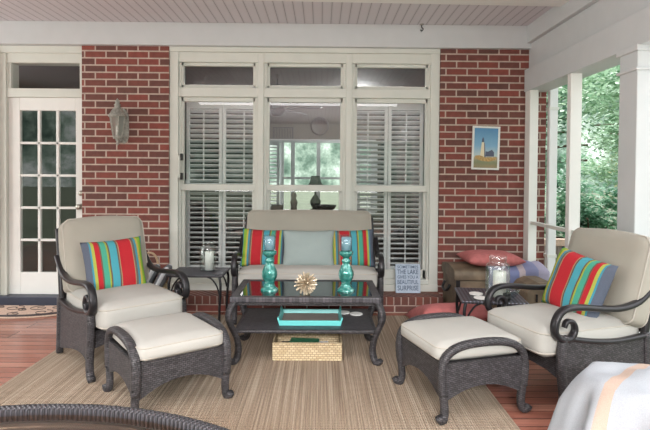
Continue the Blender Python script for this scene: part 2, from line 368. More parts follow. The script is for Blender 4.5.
# triple window -------------------------------------------------------
TY = 4.95
XW = [(-1.357, -.643), (-.527, .206), (.323, 1.032)]
ZT0, ZT1, ZM1, ZR1, ZR0, ZB = 2.134, 2.316, 1.985, 1.172, 1.112, .345
tr = MB()
tr.box(-1.458, -1.375, TY-.035, 5.1, .15, 2.445).box(1.05, 1.136, TY-.035, 5.1, .15, 2.445)   # outer jambs
tr.box(-1.38, -1.357, TY, 5.1, .15, 2.44).box(1.032, 1.055, TY, 5.1, .15, 2.44)
for a, b in ((-.643, -.527), (.206, .323)):
    tr.box(a, b, TY, 5.1, .155, 2.43).box(a+.03, b-.03, TY-.03, TY+.01, .158, 2.436)
tr.box(-1.46, 1.136, TY-.025, 5.1, ZT1+.03, 2.44)
tr.box(-1.458, 1.136, TY-.02, 5.1, ZM1+.03, ZT0-.03)
tr.box(-1.46, 1.136, TY-.05, 5.1, .15, .215).box(-1.46, 1.136, TY-.02, 5.1, .215, .26)
struct(tr.build('trim_7', 'trim', bevel=.004))
for i, (a, b) in enumerate(XW):
    W = sempty('window_%d' % (i+1))
    f = MB(); y0, y1 = TY+.015, TY+.06; g = .022
    f.box(a-.004, a+g, y0, y1, ZR0, ZM1+.03).box(b-g, b+.004, y0, y1, ZR0, ZM1+.03).box(a, b, y0, y1, ZM1-.012, ZM1+.03).box(a, b, y0-.01, y1, ZR0, ZR1)
    f.build('upper_sash', 'trim', W, bevel=.003)
    f = MB(); f.box(a-.004, a+.03, y0+.02, y1+.03, .255, ZR0+.01).box(b-.03, b+.004, y0+.02, y1+.03, .255, ZR0+.01).box(a, b, y0+.02, y1+.03, .255, ZB)
    f.build('lower_sash', 'trim', W, bevel=.003)
    f = MB(); f.box(a-.004, a+g, y0, y1, ZT0-.035, ZT1+.035).box(b-g, b+.004, y0, y1, ZT0-.035, ZT1+.035).box(a, b, y0, y1, ZT1, ZT1+.035).box(a, b, y0, y1, ZT0-.035, ZT0)
    f.build('transom_sash', 'trim', W, bevel=.003)
    MB().box(a, b, TY+.04, TY+.045, ZR0+.01, ZM1).build('upper_pane', 'pane', W)
    MB().box(a, b, TY+.065, TY+.07, ZB-.01, ZR0+.02).build('lower_pane', 'pane', W)
    MB().box(a, b, TY+.04, TY+.045, ZT0-.01, ZT1+.01).build('transom_pane', 'pane', W)
# the dark soffit boxes behind the transoms are the interior ceiling void
# pull handle on the jamb of the left window
hd = empty('window_handle', (-1.36, TY-.02, 1.34), label='black pull handle with ivory grip on left window frame', cat='handle')
MB().tube(curve([(0, 0, -.10), (0, -.03, -.09), (0, -.04, 0), (0, -.03, .09), (0, 0, .10)]), .012, ref=(1, 0, 0)).build('grip', 'trim', hd, True)
for z in (-.125, .06): MB().box(.008, .03, -.035, .01, z, z+.065).build('bracket', 'blackhandle', hd, bevel=.004)

# plantation shutters -------------------------------------------------
def shutter(x0, x1, rodf, label, side):
    s = empty('plantation_shutter', ((x0+x1)/2, 5.17, .28), label=label, cat='shutter', group='white plantation shutters behind the side windows')
    w = (x1-x0)/2; H = 1.72
    f = MB(); st = .033
    f.box(-w, -w+st, -.014, .014, 0, H).box(w-st, w, -.014, .014, 0, H).box(-w+st, w-st, -.014, .014, 0, .07).box(-w+st, w-st, -.014, .014, H-.07, H).box(-w+st, w-st, -.014, .014, .82, .90)
    f.build('frame', 'shutter', s, bevel=.003)
    l = MB()
    for z0, z1 in ((.07, .82), (.90, H-.07)):
        n = int(round((z1-z0)/.05))
        for k in range(n):
            z = z0+(k+.5)*(z1-z0)/n
            l.box(-w+st, w-st, -.029, .029, -.0045, .0045, T(0, 0, z, rx=-21))
    l.build('louvres', 'shutter', s)
    r = MB(); xr = -w+2*w*rodf
    r.box(xr-.006, xr+.006, -.042, -.032, .09, .80).box(xr-.006, xr+.006, -.042, -.032, .92, H-.1)
    r.build('tilt_rod', 'shutter', s, bevel=.002)
shutter(-1.36, -1.0, .5, 'white louvred shutter panel farthest left, next to the brick pier with lantern', 0)
shutter(-.995, -.64, .62, 'white louvred shutter panel behind left end of loveseat, left window', 0)
shutter(.32, .672, .42, 'white louvred shutter panel behind right end of loveseat, right window', 0)
shutter(.677, 1.03, .5, 'white louvred shutter panel behind the lettered sign, right window', 0)

# door ----------------------------------------------------------------
D = sempty('door_1')
DY = 4.98
dl = MB(); x0, x1, z0, z1 = -3.035, -2.295, .085, 2.0; gx0, gx1, gz0, gz1 = -2.925, -2.385, .30, 1.875
dl.box(x0, gx0, DY, DY+.045, z0, z1).box(gx1, x1, DY, DY+.045, z0, z1).box(gx0, gx1, DY, DY+.045, gz1, z1).box(gx0, gx1, DY, DY+.045, z0, gz0)
dl.build('door_leaf', 'white', D, bevel=.004)
mu = MB()
for k in (1, 2):
    x = gx0+(gx1-gx0)*k/3; mu.box(x-.013, x+.013, DY+.005, DY+.04, gz0, gz1)
for k in range(1, 5):
    z = gz0+(gz1-gz0)*k/5; mu.box(gx0, gx1, DY+.005, DY+.04, z-.012, z+.012)
mu.build('muntins', 'white', D, bevel=.003)
MB().box(gx0, gx1, DY+.02, DY+.026, gz0, gz1).build('glass_lites', 'pane', D)
h = MB().lathe([(.028, 0), (.028, .008), (.012, .012), (.012, .04), (.024, .05), (.028, .065), (.02, .08)], n=16).xf(T(-2.332, DY, .945, rx=90)).build('door_knob', 'nickel', D, True)
MB().lathe([(.026, 0), (.026, .012), (.016, .018)], n=16).xf(T(-2.332, DY, 1.075, rx=90)).build('deadbolt', 'nickel', D, True)
dt = MB()
dt.box(-3.145, -3.095, 4.90, 5.1, 0, 2.44).box(-3.095, -3.035, 4.94, 5.1, 0, 2.42).box(-2.297, -2.285, 4.96, 5.1, 0, 2.42)
dt.box(-3.1, -2.29, 4.955, 5.1, 2.0, 2.085).box(-3.1, -2.29, 4.955, 5.1, 2.33, 2.43)
dt.box(-3.07, -3.0, 4.965, 5.1, 2.08, 2.34).box(-2.34, -2.29, 4.965, 5.1, 2.08, 2.34)
struct(dt.build('trim_8', 'trim', bevel=.004))
MB().box(-3.0, -2.34, 5.0, 5.006, 2.085, 2.33).build('transom_pane', 'pane', D)
struct(MB().box(-3.1, -2.289, 4.87, 5.1, 0, .085).build('trim_9', 'threshold', bevel=.006))

# right-hand porch wall ----------------------------------------------
RX = 1.955
b1 = MB().box(RX-.01, RX+.2, -4.4, 4.9, 2.08, 2.29).build('wall_right', 'frieze', bevel=.004); struct(b1)
struct(MB().box(RX+.03, RX+.2, -4.4, 4.9, 2.29, 2.535).build('trim_10', 'frieze', bevel=.004))
struct(MB().box(RX-.012, RX+.2, -4.4, 4.9, 2.535, 2.70).build('trim_11', 'frieze', bevel=.004))
# posts
struct(MB().box(RX, RX+.08, 4.78, 4.898, 0, 2.09).build('trim_12', 'white', bevel=.004))
struct(MB().box(RX, RX+.09, 4.0, 4.06, 0, 2.09).build('trim_13', 'white', bevel=.004))
cl = MB().box(RX-.005, RX+.22, 3.15, 3.34, 0, 2.085).box(RX-.02, RX+.235, 3.135, 3.355, 1.93, 1.95).box(RX-.02, RX+.24, 3.13, 3.36, 2.05, 2.088)
struct(cl.build('trim_14', 'frieze', bevel=.005))
for yy in (1.3, -.9, -3.1): struct(MB().box(RX-.005, RX+.2, yy-.1, yy+.1, 0, 2.1).build('trim_15', 'white', bevel=.005))
kn = MB().box(RX+.02, RX+.06, 4.06, 4.85, .82, .85).box(RX+.02, RX+.06, 3.34, 4.0, .82, .85).box(RX+.0, RX+.08, -4.3, 4.85, 0, .06)
struct(kn.build('trim_16', 'trim', bevel=.003))
# interior seen through the glass -------------------------------------
IW = MB()
IY = 9.4
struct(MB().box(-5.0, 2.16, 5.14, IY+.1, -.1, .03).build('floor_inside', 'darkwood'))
struct(MB().box(-5.0, 2.16, 5.14, IY+.1, 2.62, 2.7).build('ceiling_inside', 'shadewall'))
wj = MB().box(-5.0, -4.9, 5.14, IY, 0, 2.65).box(2.06, 2.16, 5.14, IY, 0, 2.65).box(-4.9, -1.35, IY-.03, IY-.002, .03, 2.62).box(1.1, 2.06, IY-.03, IY-.002, .03, 2.62)  # dark sheets over the tan end wall paint in dimness behind side windows
struct(wj.build('wall_inside', 'shadewall'))
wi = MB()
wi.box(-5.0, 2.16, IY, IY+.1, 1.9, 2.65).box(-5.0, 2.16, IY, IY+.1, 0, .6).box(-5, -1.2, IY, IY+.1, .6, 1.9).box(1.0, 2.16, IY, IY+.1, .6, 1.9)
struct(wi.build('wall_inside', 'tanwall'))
wf = MB()
for x in (-1.2, -.72, -.52, -.05, .42, .62, 1.0): wf.box(x-.035, x+.035, IY-.04, IY+.02, .6, 1.9)
wf.box(-1.2, 1.0, IY-.05, IY+.02, 1.87, 1.93).box(-1.2, 1.0, IY-.05, IY+.02, .58, .64).box(-1.2, 1.0, IY-.02, IY+.02, 1.2, 1.24)
struct(wf.build('window_4', 'shutter'))
for x0_, x1_, lb in ((-1.16, -.76, 'louvred shutter leaf on far window indoors, left of centre'), (.66, .96, 'louvred shutter leaf on far window indoors, right end')):
    q = empty('plantation_shutter', ((x0_+x1_)/2, IY-.08, .62), label=lb, cat='shutter'); w_ = (x1_-x0_)/2
    MB().box(-w_, -w_+.05, -.015, .015, 0, 1.26).box(w_-.05, w_, -.015, .015, 0, 1.26).box(-w_+.05, w_-.05, -.015, .015, 0, .07).box(-w_+.05, w_-.05, -.015, .015, 1.19, 1.26).build('frame', 'shutter', q)
    l = MB()
    for k in range(16): l.box(-w_+.05, w_-.05, -.03, .03, -.005, .005, T(0, 0, .105+k*.07, rx=-20))
    l.build('louvres', 'shutter', q)
ck = empty('wall_clock', (-.03, IY-.03, 2.17), label='round wall clock seen through centre window, dark rim', cat='clock')
MB().lathe([(.125, 0), (.165, 0), (.17, .03), (.155, .05), (.13, .04)], n=32).xf(T(0, 0, 0, rx=90)).build('rim', 'darkwood', ck, True)
MB().lathe([(.137, .005), (.137, .01)], n=32).xf(T(0, 0, 0, rx=90)).build('dial', 'white', ck)
MB().box(-.004, .004, -.018, -.013, -.02, .10).box(-.004, .004, -.018, -.013, -.07, .02).build('hands', 'blackhandle', ck)
fn = empty('ceiling_fan', (-.60, 6.9, 2.16), label='dark ceiling fan hanging indoors, seen at top of centre window', cat='fan')
MB().lathe([(.0, -.1), (.06, -.1), (.11, -.05), (.12, .03), (.05, .08), (.015, .1), (.015, .46)], n=20).build('motor', 'blackhandle', fn, True)
for k in range(5):
    a = math.radians(-15+72*k)
    MB().box(.1, .62, -.06, .06, -.006, .006, Matrix.Rotation(a, 4, 'Z') @ Matrix.Rotation(.25, 4, 'X')).build('blade', 'darkwood', fn, bevel=.003)
vg = empty('wall_grille', (-.70, IY-.02, 2.0), label='dark slatted grille on wall inside, below the fan', cat='vent')
g = MB().box(-.19, .19, -.02, 0, -.11, -.09).box(-.19, .19, -.02, 0, .13, .15).box(-.19, -.17, -.02, 0, -.09, .13).box(.17, .19, -.02, 0, -.09, .13); g.build('frame', 'blackhandle', vg)
g = MB()
for k in range(12): g.box(-.16+k*.029, -.145+k*.029, -.012, 0, -.09, .13)
g.build('slats', 'blackhandle', vg)
# console table under the window with lamp
ct = empty('console_table', (-.15, 5.55, .03), label='dark console table indoors behind centre window', cat='table')
MB().box(-.6, .6, -.2, .2, .80, .845).build('table_top', 'darkwood', ct, bevel=.005)
for sx in (-1, 1):
    for sy in (-1, 1): MB().box(sx*.55-.025, sx*.55+.025, sy*.16-.025, sy*.16+.025, 0, .8).build('leg', 'darkwood', ct)
lp = empty('table_lamp', (-.06, 5.6, .875), label='table lamp with dark bell shade seen through centre window', cat='lamp')
MB().lathe([(.0, 0), (.06, 0), (.06, .015), (.03, .03), (.055, .07), (.06, .11), (.03, .16), (.012, .18), (.012, .28)], n=20).build('base', 'blackhandle', lp, True)
MB().lathe([(.125, .225), (.095, .255), (.06, .32), (.045, .385)], n=24).build('lamp_shade', 'lampshade', lp, True, solid=.003)
bw = MB().lathe([(.0, 0), (.05, 0), (.10, .04), (.12, .075), (.11, .07), (.06, .02), (0, .015)], n=20).build('bowl', 'blackhandle', None, True); bw.location = (.05, 5.45, .876); tag(bw, 'low dark bowl beside the lamp behind centre window', 'bowl')
fg = MB().lathe([(.0, 0), (.035, 0), (.03, .05), (.04, .1), (.022, .14), (.03, .17), (.02, .2), (0, .21)], n=14).build('figurine', 'greyboard', None, True); fg.location = (-.29, 5.5, .876); tag(fg, 'small grey figurine left of the lamp indoors', 'figurine')
pb = MB().box(-.06, .06, -.05, .05, 0, .07).build('keepsake_box', 'greyboard', None, bevel=.006); pb.location = (-.47, 5.48, .876); tag(pb, 'small pale box at left end of the indoor console', 'box')

# drapes inside by the door
for nm, xx, lb in (('drape', -2.72, 'tan drape hanging indoors behind middle of glass door'), ('drape', -2.42, 'pale drape hanging indoors at right of glass door')):
    dr = MB().grid(lambda u, v: Vector(((u-.5)*.22, .03*math.sin(u*22), v*2.3)), 40, 1).build(nm, 'curtain' if xx < -2.5 else 'shutter', None, True, solid=.004)
    dr.location = (xx, 6.1 if xx < -2.5 else 5.6, .06); tag(dr, lb, 'curtain')

# ------------------------------------------------------------------ floor coverings
tag(MB().box(-1.88, 1.0, .4, 4.56, .001, .010).build('sisal_rug', 'rug', None, bevel=.003), 'large tan ribbed sisal rug under the seating group', 'rug')
mt = empty('door_mat', (-2.72, 4.83, 0), label='half-round coir door mat with black scroll pattern', cat='door mat')
pl = [(.56*math.cos(a), -.40*math.sin(a)) for a in [PI*i/32 for i in range(33)]]
MB().prism(pl, 'z', .002, .014).build('mat_pad', 'coir', mt)
sc = MB(); sc.tube([(x*.97, y*.97, .016) for x, y in pl], .014, .006, ref=(0, 0, 1), n=6)
def scroll(cx, cy, r, sg, a0):
    p = []
    for i in range(26):
        t = i/25; a = a0+sg*t*3.6*PI/1.4; q = r*(1-.8*t); p.append((cx+q*math.cos(a), cy+q*math.sin(a)*.8, .016))
    sc.tube(p, .003, .003, ref=(0, 0, 1), n=5)
for x, y, r, s_ in ((-.38, -.1, .1, 1), (-.22, -.24, .1, 1), (0, -.30, .07, 1), (.22, -.24, .1, -1), (.38, -.1, .1, -1), (-.12, -.1, .1, -1), (.12, -.1, .1, 1), (-.26, -.07, .06, 1), (.26, -.07, .06, -1), (0, -.16, .05, 1)): scroll(x, y, r, s_, PI/2)
sc.build('scroll_pattern', 'rubber', mt)

# ------------------------------------------------------------------ wicker seating
def seating(name, W, yf, yr, back_w, label, cat, loc, rz, lean=.15, arch=.014, group=None, fwd=.10):
    """W: spacing of the arms, yf/yr: y of the front and rear legs"""
    r = empty(name, loc, rz, label, cat, group)
    hw = W/2
    for sx in (-1, 1):
        x = sx*hw
        pts = [(x, yr+.07, .675), (x, yr+.03, .64), (x, yr-.06, .575), (x, yr-.17, .55), (x, (yf+yr)/2, .553), (x, yf+.10, .575), (x, yf+.0, .565), (x, yf-.045, .515), (x, yf-.05, .455), (x, yf-.01, .415), (x, yf+.05, .415), (x, yf+.08, .455), (x, yf+.065, .50), (x, yf+.025, .505), (x, yf+.01, .475)]
        cp = curve(pts, 6); sq = [1]*len(cp)
        for i in range(len(cp)): sq[i] = 1-.35*max(0, (i/len(cp)-.6)/.4)
        a = MB().tube(cp, .024, .016, n=12, sq=3, scale=sq).build('arm', 'frame', r, True)
        MB().tube(curve([(x, yr+.0, .385), (x, (yf+yr)/2+.1, .372), (x, (yf+yr)/2-.08, .385), (x, yf+.02, .42)], 6), .02, .013, n=10, sq=3).build('side_rail', 'frame', r, True)
        # woven side panel with arched lower edge
        lo = [p[:] for p in curve([(0, yr+.02, .05), (0, yr-.1, .075), (0, (yf+yr)/2, .12), (0, yf+.12, .13), (0, yf+.01, .08)], 6)]
        poly = [(q[1], q[2]) for q in lo]+[(yf+.01, .415), ((yf+yr)/2-.08, .383), ((yf+yr)/2+.1, .37), (yr+.02, .385)]
        MB().prism(poly, 'x', x-.008, x+.008).build('side_panel', 'wicker', r)
        MB().tube(curve([(x, yf+.015, .43), (x, yf-.005, .34), (x, yf+.0, .22), (x, yf+.015, .10), (x, yf+.0, .03), (x, yf-.03, .014)], 6), .023, .023, n=10, sq=3).build('leg', 'wicker', r, True)
        MB().tube(curve([(x, yr, .40), (x, yr+.01, .2), (x, yr+.03, .012)], 5), .023, .023, n=10, sq=3).build('leg', 'wicker', r, True)
        MB().tube(curve([(x*.97, yr, .36), (x*.96, yr+.05, .60), (x*.94, yr+lean-.02, .86)], 5), .018, .02, n=10, sq=3).build('back_post', 'frame', r, True)
    MB().box(-hw*.92, hw*.92, -.008, .008, 0, .46, T(0, yr+.035, .38, rx=-math.degrees(math.atan2(lean, .5)))).build('back_panel', 'wicker', r)
    fp = [(-hw+.01, .19), (-hw*.6, .215), (0, .225), (hw*.6, .215), (hw-.01, .19), (hw-.01, .30), (-hw+.01, .30)]
    MB().prism(fp, 'y', yf+.0, yf+.016).build('front_panel', 'wicker', r)
    MB().box(-hw, hw, yf+.02, yr, .27, .30).build('seat_deck', 'frame', r, bevel=.004)
    n = 1
    sw = W-.065; sd = yr+.02-(yf-fwd); th = .155
    sc_ = cushion_mb(sw, sd, th, .045, .022, 14).xf(T(0, (yr+.02+yf-fwd)/2, .305+th/2)).build('seat_cushion', 'cushion', r, True)
    for zz in (.33, .435): MB().tube([Vector(p)+Vector((0, (yr+.02+yf-fwd)/2, 0)) for p in round_rect(sw-.004, sd-.004, .05, zz)], .005, n=6, closed=True, ref=(0, 0, 1)).build('piping', 'piping', sc_, True)
    bh = .505; bt = .15
    ang = math.degrees(math.atan2(lean, .5))
    mtx = T(0, yr-.06, .43, rx=-ang) @ T(0, 0, bh/2) @ Matrix.Rotation(PI/2, 4, 'X')
    cb = cushion_mb(back_w, bh, bt, .045, .022, 14)
    for v in cb.v:     # arched top with soft shoulders
        u = 2*v.x/back_w
        if v.y > 0: v.y += (arch*(1-u*u) - arch*.9*max(0, abs(u)-.85)/.15)*(v.y/(bh/2))
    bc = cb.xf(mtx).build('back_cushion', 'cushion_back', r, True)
    for zz in (-.052, .052): 
        ring = [Vector(p) for p in round_rect(back_w-.004, bh-.004, .05, zz)]
        for v in ring:
            u = 2*v.x/back_w
            if v.y > 0: v.y += (arch*(1-u*u) - arch*.9*max(0, abs(u)-.85)/.15)*(v.y/(bh/2))
        MB().tube([mtx @ v for v in ring], .005, n=6, closed=True, ref=(0, 0, 1)).build('piping', 'piping', bc, True)
    return r
seating('wicker_armchair', .60, -.28, .33, .57, 'dark wicker armchair with beige cushions in front of the brick pier with lantern', 'armchair', (-1.348, 3.475, .010), 42, group=None)
seating('wicker_armchair', .56, -.26, .32, .57, 'dark wicker armchair with beige cushions beside the white porch column', 'armchair', (1.43, 2.99, 0), -72)
seating('wicker_loveseat', 1.23, -.20, .20, 1.13, 'dark wicker loveseat with beige cushions under the triple window', 'loveseat', (-.105, 4.47, .010), 0, lean=.13, arch=.004, fwd=.05)

def ottoman(label, loc, rz):
    r = empty('wicker_ottoman', loc, rz, label, 'ottoman')
    hx, hy = .25, .225
    for sx in (-1, 1):
        x = sx*hx
        MB().tube(curve([(x, -hy-.015, .14), (x, -hy-.024, .25), (x, -hy+.002, .335), (x, -hy+.085, .38), (x, 0, .392), (x, hy-.085, .38), (x, hy-.002, .335), (x, hy+.024, .25), (x, hy+.015, .14)], 6), .024, .02, n=12, sq=3).build('handle', 'wicker', r, True)
        lo = [(q[0], q[1]) for q in curve([(-hy-.02, .10, 0), (-hy*.5, .155, 0), (0, .17, 0), (hy*.5, .155, 0), (hy+.02, .10, 0)], 6)]
        MB().prism(lo+[(hy+.025, .30), (-hy-.025, .30)], 'x', x-.008, x+.008).build('side_panel', 'wicker', r)
        for sy in (-1, 1):
            MB().tube(curve([(x, sy*(hy+.02), .26), (x, sy*(hy+.012), .14), (x+sx*.0, sy*(hy+.004), .06), (x+sx*.004, sy*(hy+.012), .018), (x+sx*.012, sy*(hy+.032), .018), (x+sx*.014, sy*(hy+.042), .036)], 6), .02, .02, n=10, sq=3, scale=None).build('leg', 'wicker', r, True)
    for sy in (-1, 1):
        y = sy*(hy+.01)
        lo = [(q[0], q[1]) for q in curve([(-hx, .10, 0), (-hx*.5, .16, 0), (0, .18, 0), (hx*.5, .16, 0), (hx, .10, 0)], 6)]
        MB().prism(lo+[(hx, .30), (-hx, .30)], 'y', y-.008, y+.008).build('side_panel', 'wicker', r)
    MB().box(-hx, hx, -hy, hy, .27, .298).build('deck', 'frame', r)
    cu = cushion_mb(.474, .52, .092, .036, .02, 12).xf(T(0, 0, .296+.046)).build('cushion', 'cushion', r, True)
    for zz in (.318, .372): MB().tube([Vector(p) for p in round_rect(.47, .516, .045, zz)], .004, n=6, closed=True, ref=(0, 0, 1)).build('piping', 'piping', cu, True)
ottoman('dark wicker ottoman with beige cushion in front of the left armchair', (-.87, 2.89, .010), 37)
ottoman('dark wicker ottoman with beige cushion at the right edge of the rug', (.787, 2.875, .010), -73.7)

# striped pillows -----------------------------------------------------
def pillow(name, w, h, t, mat, m, label, group=None, seed=0):
    o = pillow_mb(w, h, t, seed=seed).build(name, mat, None, True, weld=True); place(o, m); return tag(o, label, 'pillow', group)
G = 'striped throw pillows'
pillow('throw_pillow', .42, .38, .13, 'stripe', T(-1.348, 3.475, 0, rz=42) @ T(-.005, .125, .622, rx=-16, ry=-2), 'multicoloured striped throw pillow on the left armchair', G, 1)
pillow('throw_pillow', .42, .38, .13, 'stripe_flip', T(1.43, 2.99, 0, rz=-72) @ T(-.005, .115, .618, rx=-18, ry=8), 'multicoloured striped throw pillow on the right armchair', G, 2)
pillow('throw_pillow', .40, .34, .12, 'stripe_flip', T(-.50, 4.50, .62, rx=-16, ry=2), 'multicoloured striped throw pillow at left end of loveseat', G, 3)
pillow('throw_pillow', .40, .34, .12, 'stripe_flip', T(.275, 4.50, .62, rx=-16, ry=-2), 'multicoloured striped throw pillow at right end of loveseat', G, 4)
pillow('throw_pillow', .46, .34, .13, 'seafoam', T(-.105, 4.46, .62, rx=-18), 'plain pale grey-green throw pillow in the middle of loveseat', None, 5)

# ------------------------------------------------------------------ coffee table
ctb = empty('coffee_table', (-.095, 3.635, .010), label='dark woven coffee table with black glass top and lower shelf', cat='coffee table')
hx, hy, zt = .50, .295, .449
t = MB().box(-hx, hx, -hy, -hy+.055, zt-.035, zt).box(-hx, hx, hy-.055, hy, zt-.035, zt).box(-hx, -hx+.055, -hy+.055, hy-.055, zt-.035, zt).box(hx-.055, hx, -hy+.055, hy-.055, zt-.035, zt)
t.build('top_frame', 'rim', ctb, bevel=.006)
MB().box(-hx+.055, hx-.055, -hy+.055, hy-.055, zt-.012, zt-.003).build('glass_top', 'blackglass', ctb)
ap = MB().box(-hx+.03, hx-.03, -hy+.025, -hy+.035, zt-.058, zt-.035).box(-hx+.03, hx-.03, hy-.035, hy-.025, zt-.058, zt-.035).box(-hx+.025, -hx+.035, -hy+.03, hy-.03, zt-.058, zt-.035).box(hx-.035, hx-.025, -hy+.03, hy-.03, zt-.058, zt-.035)
ap.build('apron', 'wicker', ctb)
MB().box(-hx+.045, hx-.045, -hy+.03, hy-.03, .212, .228).build('shelf', 'rim', ctb)
MB().tube([(x, y, .218) for x, y, _ in round_rect(2*hx-.08, 2*hy-.05, .02, 0)], .013, .015, n=10, sq=3, closed=True, ref=(0, 0, 1)).build('shelf_edge', 'wicker', ctb, True)
for sx in (-1, 1):
    for sy in (-1, 1):
        p = [(.43, .23, .43), (.475, .27, .41), (.50, .298, .36), (.506, .302, .31), (.488, .285, .25), (.462, .262, .18), (.448, .25, .11), (.452, .254, .05), (.468, .268, .018), (.488, .285, .018), (.494, .29, .034)]
        MB().tube(curve([(sx*a, sy*b*(1 if sy < 0 else .80), c) for a, b, c in p], 5), .026, .018, n=10, sq=3, ref=(sx*-.6, sy*.8, 0)).build('leg', 'wicker', ctb, True)

# aqua tray on the shelf
ty = empty('serving_tray', (-.068, 3.61, .238), label='aqua wooden tray with flared ends on the coffee table shelf', cat='tray')
MB().box(-.2, .2, -.14, .14, 0, .01).build('tray_base', 'greyboard', ty)
s = MB()
for sy in (-1, 1): MB().box(-.205, .205, -.006, .006, 0, .036, T(0, sy*.142, 0, rx=-sy*14)).build('tray_side', 'tealpaint', ty, bevel=.002)
for sx in (-1, 1):
    pts = [(-.148, 0), (.148, 0), (.162, .06), (.115, .057), (.07, .045), (-.07, .045), (-.115, .057), (-.162, .06)]
    MB().prism(pts, 'x', -.006, .006, T(sx*.203, 0, 0, ry=sx*16)).build('tray_handle', 'tealpaint', ty, bevel=.002)
for x, y, z, lb, g in ((.175, 3.80, .2345, 'round white coaster on coffee table shelf nearest the tray', 0), (.268, 3.765, .2345, 'round white coaster on coffee table shelf nearest the right table leg', 0), (1.115, 3.625, .423, 'round white coaster on right side table, rear one of the pair', 1), (1.11, 3.50, .423, 'round white coaster on right side table, front one of the pair', 1)):
    o = MB().lathe([(.0, 0), (.046, 0), (.048, .003), (.047, .008), (.043, .009), (0, .008)], n=28).build('coaster', 'coaster', None, False); o.location = (x, y, z); tag(o, lb, 'coaster', 'white stone coasters')
# seagrass basket with magazines
bk = empty('seagrass_basket', (-.085, 3.56, .011), label='low rectangular woven seagrass basket under the coffee table', cat='basket')
s = MB(); bx, by, bh = .235, .14, .115
s.box(-bx, bx, -by, -by+.012, 0, bh).box(-bx, bx, by-.012, by, 0, bh).box(-bx, -bx+.012, -by+.012, by-.012, 0, bh).box(bx-.012, bx, -by+.012, by-.012, 0, bh).box(-bx+.012, bx-.012, -by+.012, by-.012, 0, .01)
s.build('basket_body', 'straw', bk, bevel=.004)
MB().tube(round_rect(2*bx-.01, 2*by-.01, .012, bh), .009, n=8, closed=True, ref=(0, 0, 1)).build('basket_rim', 'straw', bk, True)
for i, (x, y, z, rz, mt_, lb) in enumerate(((-.16, 3.55, .072, 6, 'dark_print', 'dark magazine at left end of the basket under coffee table'), (-.11, 3.58, .084, -5, 'green_print', 'green magazine lying on top in the seagrass basket'), (-.03, 3.56, .064, 9, 'white_print', 'white magazine in the seagrass basket under coffee table'), (.03, 3.57, .055, -3, 'dark_print', 'dark magazine at right end of the basket under coffee table'))):
    mg = empty('magazine', (x, y, z), rz, lb, 'magazine', 'magazines in the seagrass basket')
    MB().box(-.1, .1, -.085, .085, -.004, .003).build('pages', 'white_print', mg)
    MB().box(-.103, .102, -.087, .087, .003, .005).build('cover', mt_, mg)

# mercury-glass candle holders ---------------------------------------
def holder(x, y, label):
    o = empty('candle_holder', (x, y, .449), label=label, cat='candle holder', group='teal glass candle holders')
    p = [(0, 0), (.058, 0), (.062, .008), (.058, .02), (.045, .03), (.036, .045), (.032, .06), (.038, .075), (.049, .095), (.054, .118), (.052, .14), (.042, .165), (.031, .188), (.025, .200), (.031, .210), (.032, .222), (.023, .232), (.022, .24), (.034, .25), (.047, .262), (.049, .283), (.036, .288), (0, .286)]
    MB().lathe(p, n=36, flute=9, fa=.035).build('stem', 'mercury', o, True)
    MB().lathe([(.036, .288), (.041, .295), (.042, .40), (.040, .40), (.039, .297), (0, .293)], n=28).build('glass_cup', 'cupglass', o, True)
    return o
holder(-.357, 3.57, 'teal mercury glass candle holder left of the starburst'); holder(.180, 3.57, 'teal mercury glass candle holder right of the starburst')
for x, lb in ((-.357, 'pale blue pillar candle in the left teal holder'), (.180, 'pale blue pillar candle in the right teal holder')):
    cn = MB().lathe([(0, 0), (.033, 0), (.034, .085), (.03, .09), (0, .087)], n=20).build('pillar_candle', 'paleblue', None, True); cn.location = (x, 3.57, .7425); tag(cn, lb, 'candle', 'pillar candles in the teal holders')
# starburst sculpture
sb = MB()
ga = PI*(3-math.sqrt(5)); NS = 64
for i in range(NS):
    z = 1-2*(i+.5)/NS; r = math.sqrt(1-z*z); d = Vector((r*math.cos(ga*i), r*math.sin(ga*i), z))
    l = .077+.006*math.sin(i*7.3); sb.tube([d*.012, d*l*.8, d*l], .0075, n=5, ref=(0.3, .5, .8), scale=[.4, 1, .7])
so = sb.build('starburst_sculpture', 'brass', None); so.location = (-.098, 3.46, .527); tag(so, 'spiky brass starburst ball ornament on coffee table', 'ornament')

# ------------------------------------------------------------------ side tables
def side_table(x, y, rz, w, d, h, label):
    r = empty('side_table', (x, y, 0), rz, label, 'side table')
    MB().box(-w/2, w/2, -d/2, d/2, h-.018, h).build('table_top', 'punched', r, bevel=.006)
    for sx in (-1, 1):
        for sy in (-1, 1):
            a, b = sx*(w/2-.03), sy*(d/2-.03)
            lg = MB().tube(curve([(a, b, h-.015), (a+sx*.012, b+sy*.012, h-.09), (a+sx*.004, b+sy*.004, .18), (a, b, .04), (a+sx*.012, b+sy*.012, .008)], 6), .011, .011, n=8, sq=3).build('leg', 'iron', r, True)
            MB().tube(curve([(a-sx*.10, b, h-.018), (a-sx*.06, b, h-.04), (a-sx*.02, b, h-.10), (a, b, h-.17)], 6), .007, n=8).build('bracket', 'iron', lg, True)
    return r
side_table(-1.055, 4.455, 0, .47, .40, .42, 'black metal side table between left armchair and loveseat')
side_table(1.21, 3.62, -8, .44, .44, .42, 'black metal side table between the chest and right armchair')
